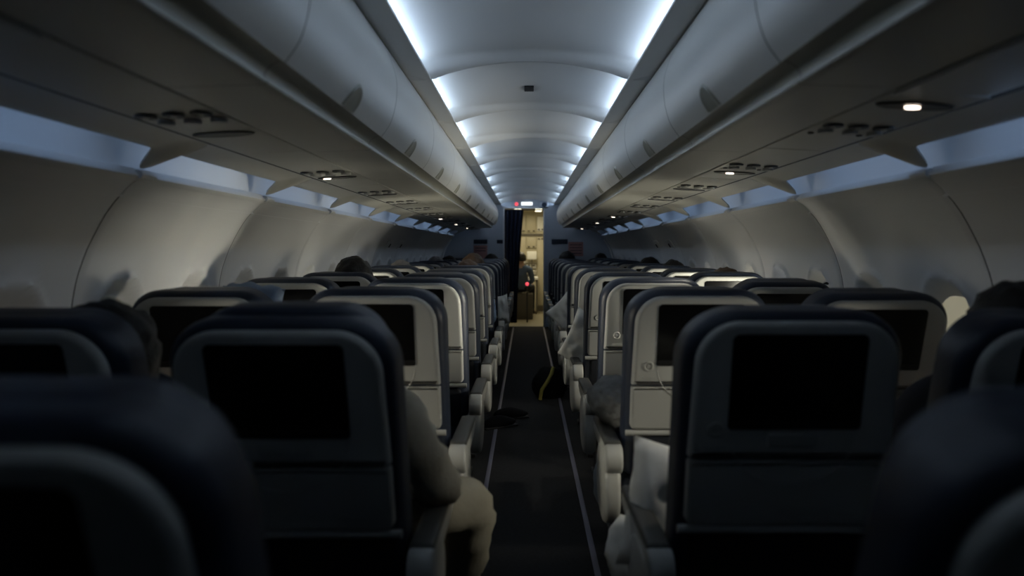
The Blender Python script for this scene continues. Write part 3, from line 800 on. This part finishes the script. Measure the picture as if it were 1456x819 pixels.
# curtain gathered at the left side of the doorway
vs = []; fs = []; NX, NZ = 48, 14
for j in range(NZ+1):
    t = j/NZ; z = lerp(.06, DZ-.03, t); wd = lerp(.20, .31, t**1.5)
    for i in range(NX+1):
        u = i/NX; vs.append((DX0+.012+wd*u, Y1+.09+.030*math.sin(u*math.pi*9+.6*math.sin(3*t)), z))
for j in range(NZ):
    for i in range(NX): fs.append((j*(NX+1)+i, j*(NX+1)+i+1, (j+1)*(NX+1)+i+1, (j+1)*(NX+1)+i))
cme = mesh('curtain', vs, fs, M['curtain'], angle=80)
cu = tag(link('curtain', cme), 'dark navy curtain gathered at the left side of the doorway', 'curtain')
md = cu.modifiers.new('thick', 'SOLIDIFY'); md.thickness = .006
link('curtain_rail', tube('curtain_rail', [(DX0+.01, Y1+.09, DZ-.025), (DX1-.01, Y1+.09, DZ-.025)], .010, M['metal']), cu)
# crew member on a seat by the doorway
Jc, Ec = seated(head=(0, .25, 1.09))
cm = body_mesh('person', Jc, Ec, {'top': M['clothblue'], 'skin': M['skin'], 'legs': M['clothdark'], 'shoe': M['bag']}, None)
pc = tag(link('person', cm, loc=(-.155, 12.65, 0), rot=(0, 0, math.radians(-8))), 'crew member in a blue grey shirt sitting with back turned beyond the galley doorway', 'person')
link('hair', hair_mesh('hair', (0, .25, 1.09), M['hairdark'], 44), pc)
stl = tag(link('crew_stool', box('crew_stool', (-.2, -.2, .0), (.2, .2, .455), M['galley2'], .02)), 'dark crew seat under the person in the galley', 'seat'); stl.location = (-.36+.42*.94, 12.9+.42*.34, 0); stl.location = (-.10, 13.07, 0)
rl = tag(link('red_lamp', None), 'small red light glowing low in the galley doorway', 'light'); rl.location = (-.005, 12.35, .66)
b = bmesh.new(); bmesh.ops.create_uvsphere(b, u_segments=14, v_segments=8, radius=.032)
link('lamp_globe', from_bm('lamp_globe', b, M['red']), rl); link('lamp_base', tube('lamp_base', [(0, 0, -.03), (0, 0, -.66)], .014, M['metal']), rl)
# lit sign and red lamp over the doorway
sg = tag(link('exit_sign', box('exit_sign', (-.092, -.03, -.028), (.092, 0, .028), M['exit'], .010)), 'lit white sign on the lintel over the galley doorway', 'sign'); sg.location = (-.010, Y1-.002, H+.743)
link('sign_housing', box('sign_housing', (-.105, -.012, -.038), (.105, .0, .038), M['shell2'], .005), sg)
cl = tag(link('call_lamp', mk_disc('call_lamp', .03, .03, M['red'], .012, .6), rot=(math.radians(-90), 0, 0)), 'round red lamp left of the lit white sign', 'light'); cl.location = (-.178, Y1-.004, H+.738)
link('lamp_ring', mk_disc('lamp_ring', .038, .038, M['shell2'], .005, .9), cl)
sp = tag(link('wall_speaker', box('wall_speaker', (-.07, -.07, -.05), (.07, 0, .05), M['bulk'], .025, 3)), 'round blue grey fitting on the lintel right of the lit sign', 'speaker'); sp.location = (.27, Y1-.002, H+.72)
link('grille', mk_disc('grille', .04, .04, M['ink'], .004), sp, (0, -.07, 0), (math.radians(-90), 0, 0))
def sign(name, x, z, w_, h_, m, lab, cat, lines=0):
    o = tag(link(name, box(name, (-w_/2, -.006, -h_/2), (w_/2, 0, h_/2), m, .001)), lab, cat); o.location = (x, Y1-.001, z)
    for q in range(lines): link('print_line', box('print_line', (-w_*.4, -.0075, h_*(.3-.2*q)-.006), (w_*.4, -.005, h_*(.3-.2*q)+.006), M['ink']), o)
    return o
sign('placard', -.76, H+.13, .22, .07, M['ink'], 'dark notice strip on the left bulkhead, farther from the door', 'sign')
sign('placard', -.44, H+.13, .11, .06, M['ink'], 'dark notice strip on the left bulkhead, next to the curtain', 'sign')
sign('placard', .52, H+.13, .26, .08, M['ink'], 'dark notice strip on the right bulkhead beside the doorway', 'sign')
sign('poster', -.76, H-.04, .22, .22, M['poster'], 'dull pink card on the left bulkhead', 'poster', 2)
sign('poster', .78, H+.01, .24, .23, M['poster'], 'pink card on the right bulkhead', 'poster', 4)
# curved pale edges of the side partitions in front of the bulkhead
for s, k in ((-1, 7), (1, 8)):
    pts = [(s*(wall_x(z)-.035+.02*(1.45-z)), Y1-.25, z) for z in [1.05+.04*q for q in range(10)]]
    tag(link(f'trim_{k}', tube('partition_edge', pts, .014, M['ceil'])), 'curved pale edge trim at the far end of the sidewall', kind='structure')
# emergency exit handle covers high on both sidewalls
for s, ys in ((-1, (6.75, 7.35)), (1, (6.6, 7.25))):
    for i, y in enumerate(ys):
        hz = 1.30
        o = tag(link('emergency_exit_release', None), f'exit handle cover with a pale rim on the {"left" if s<0 else "right"} sidewall, {"nearer" if i==0 else "farther"} of the pair', 'handle', 'exit handle covers')
        o.location = (s*(wall_x(hz)-.004), y, hz); o.rotation_euler = (0, s*math.radians(-32), 0)
        rim = bmesh.new(); q = rrect(-.11, .11, -.045, .045, .03, .03)
        tube_bm(rim, [(0, a, b_) for a, b_ in q]+[(0, q[0][0], q[0][1])], .006, 6, False)
        link('rim', from_bm('rim', rim, M['ceil']), o); link('cover', box('cover', (-.003, -.105, -.04), (.003, .105, .04), M['wall'], .002), o)
        link('grip', box('grip', (-.010, .02, -.03), (.010, .045, .01), M['gap'], .003), o)
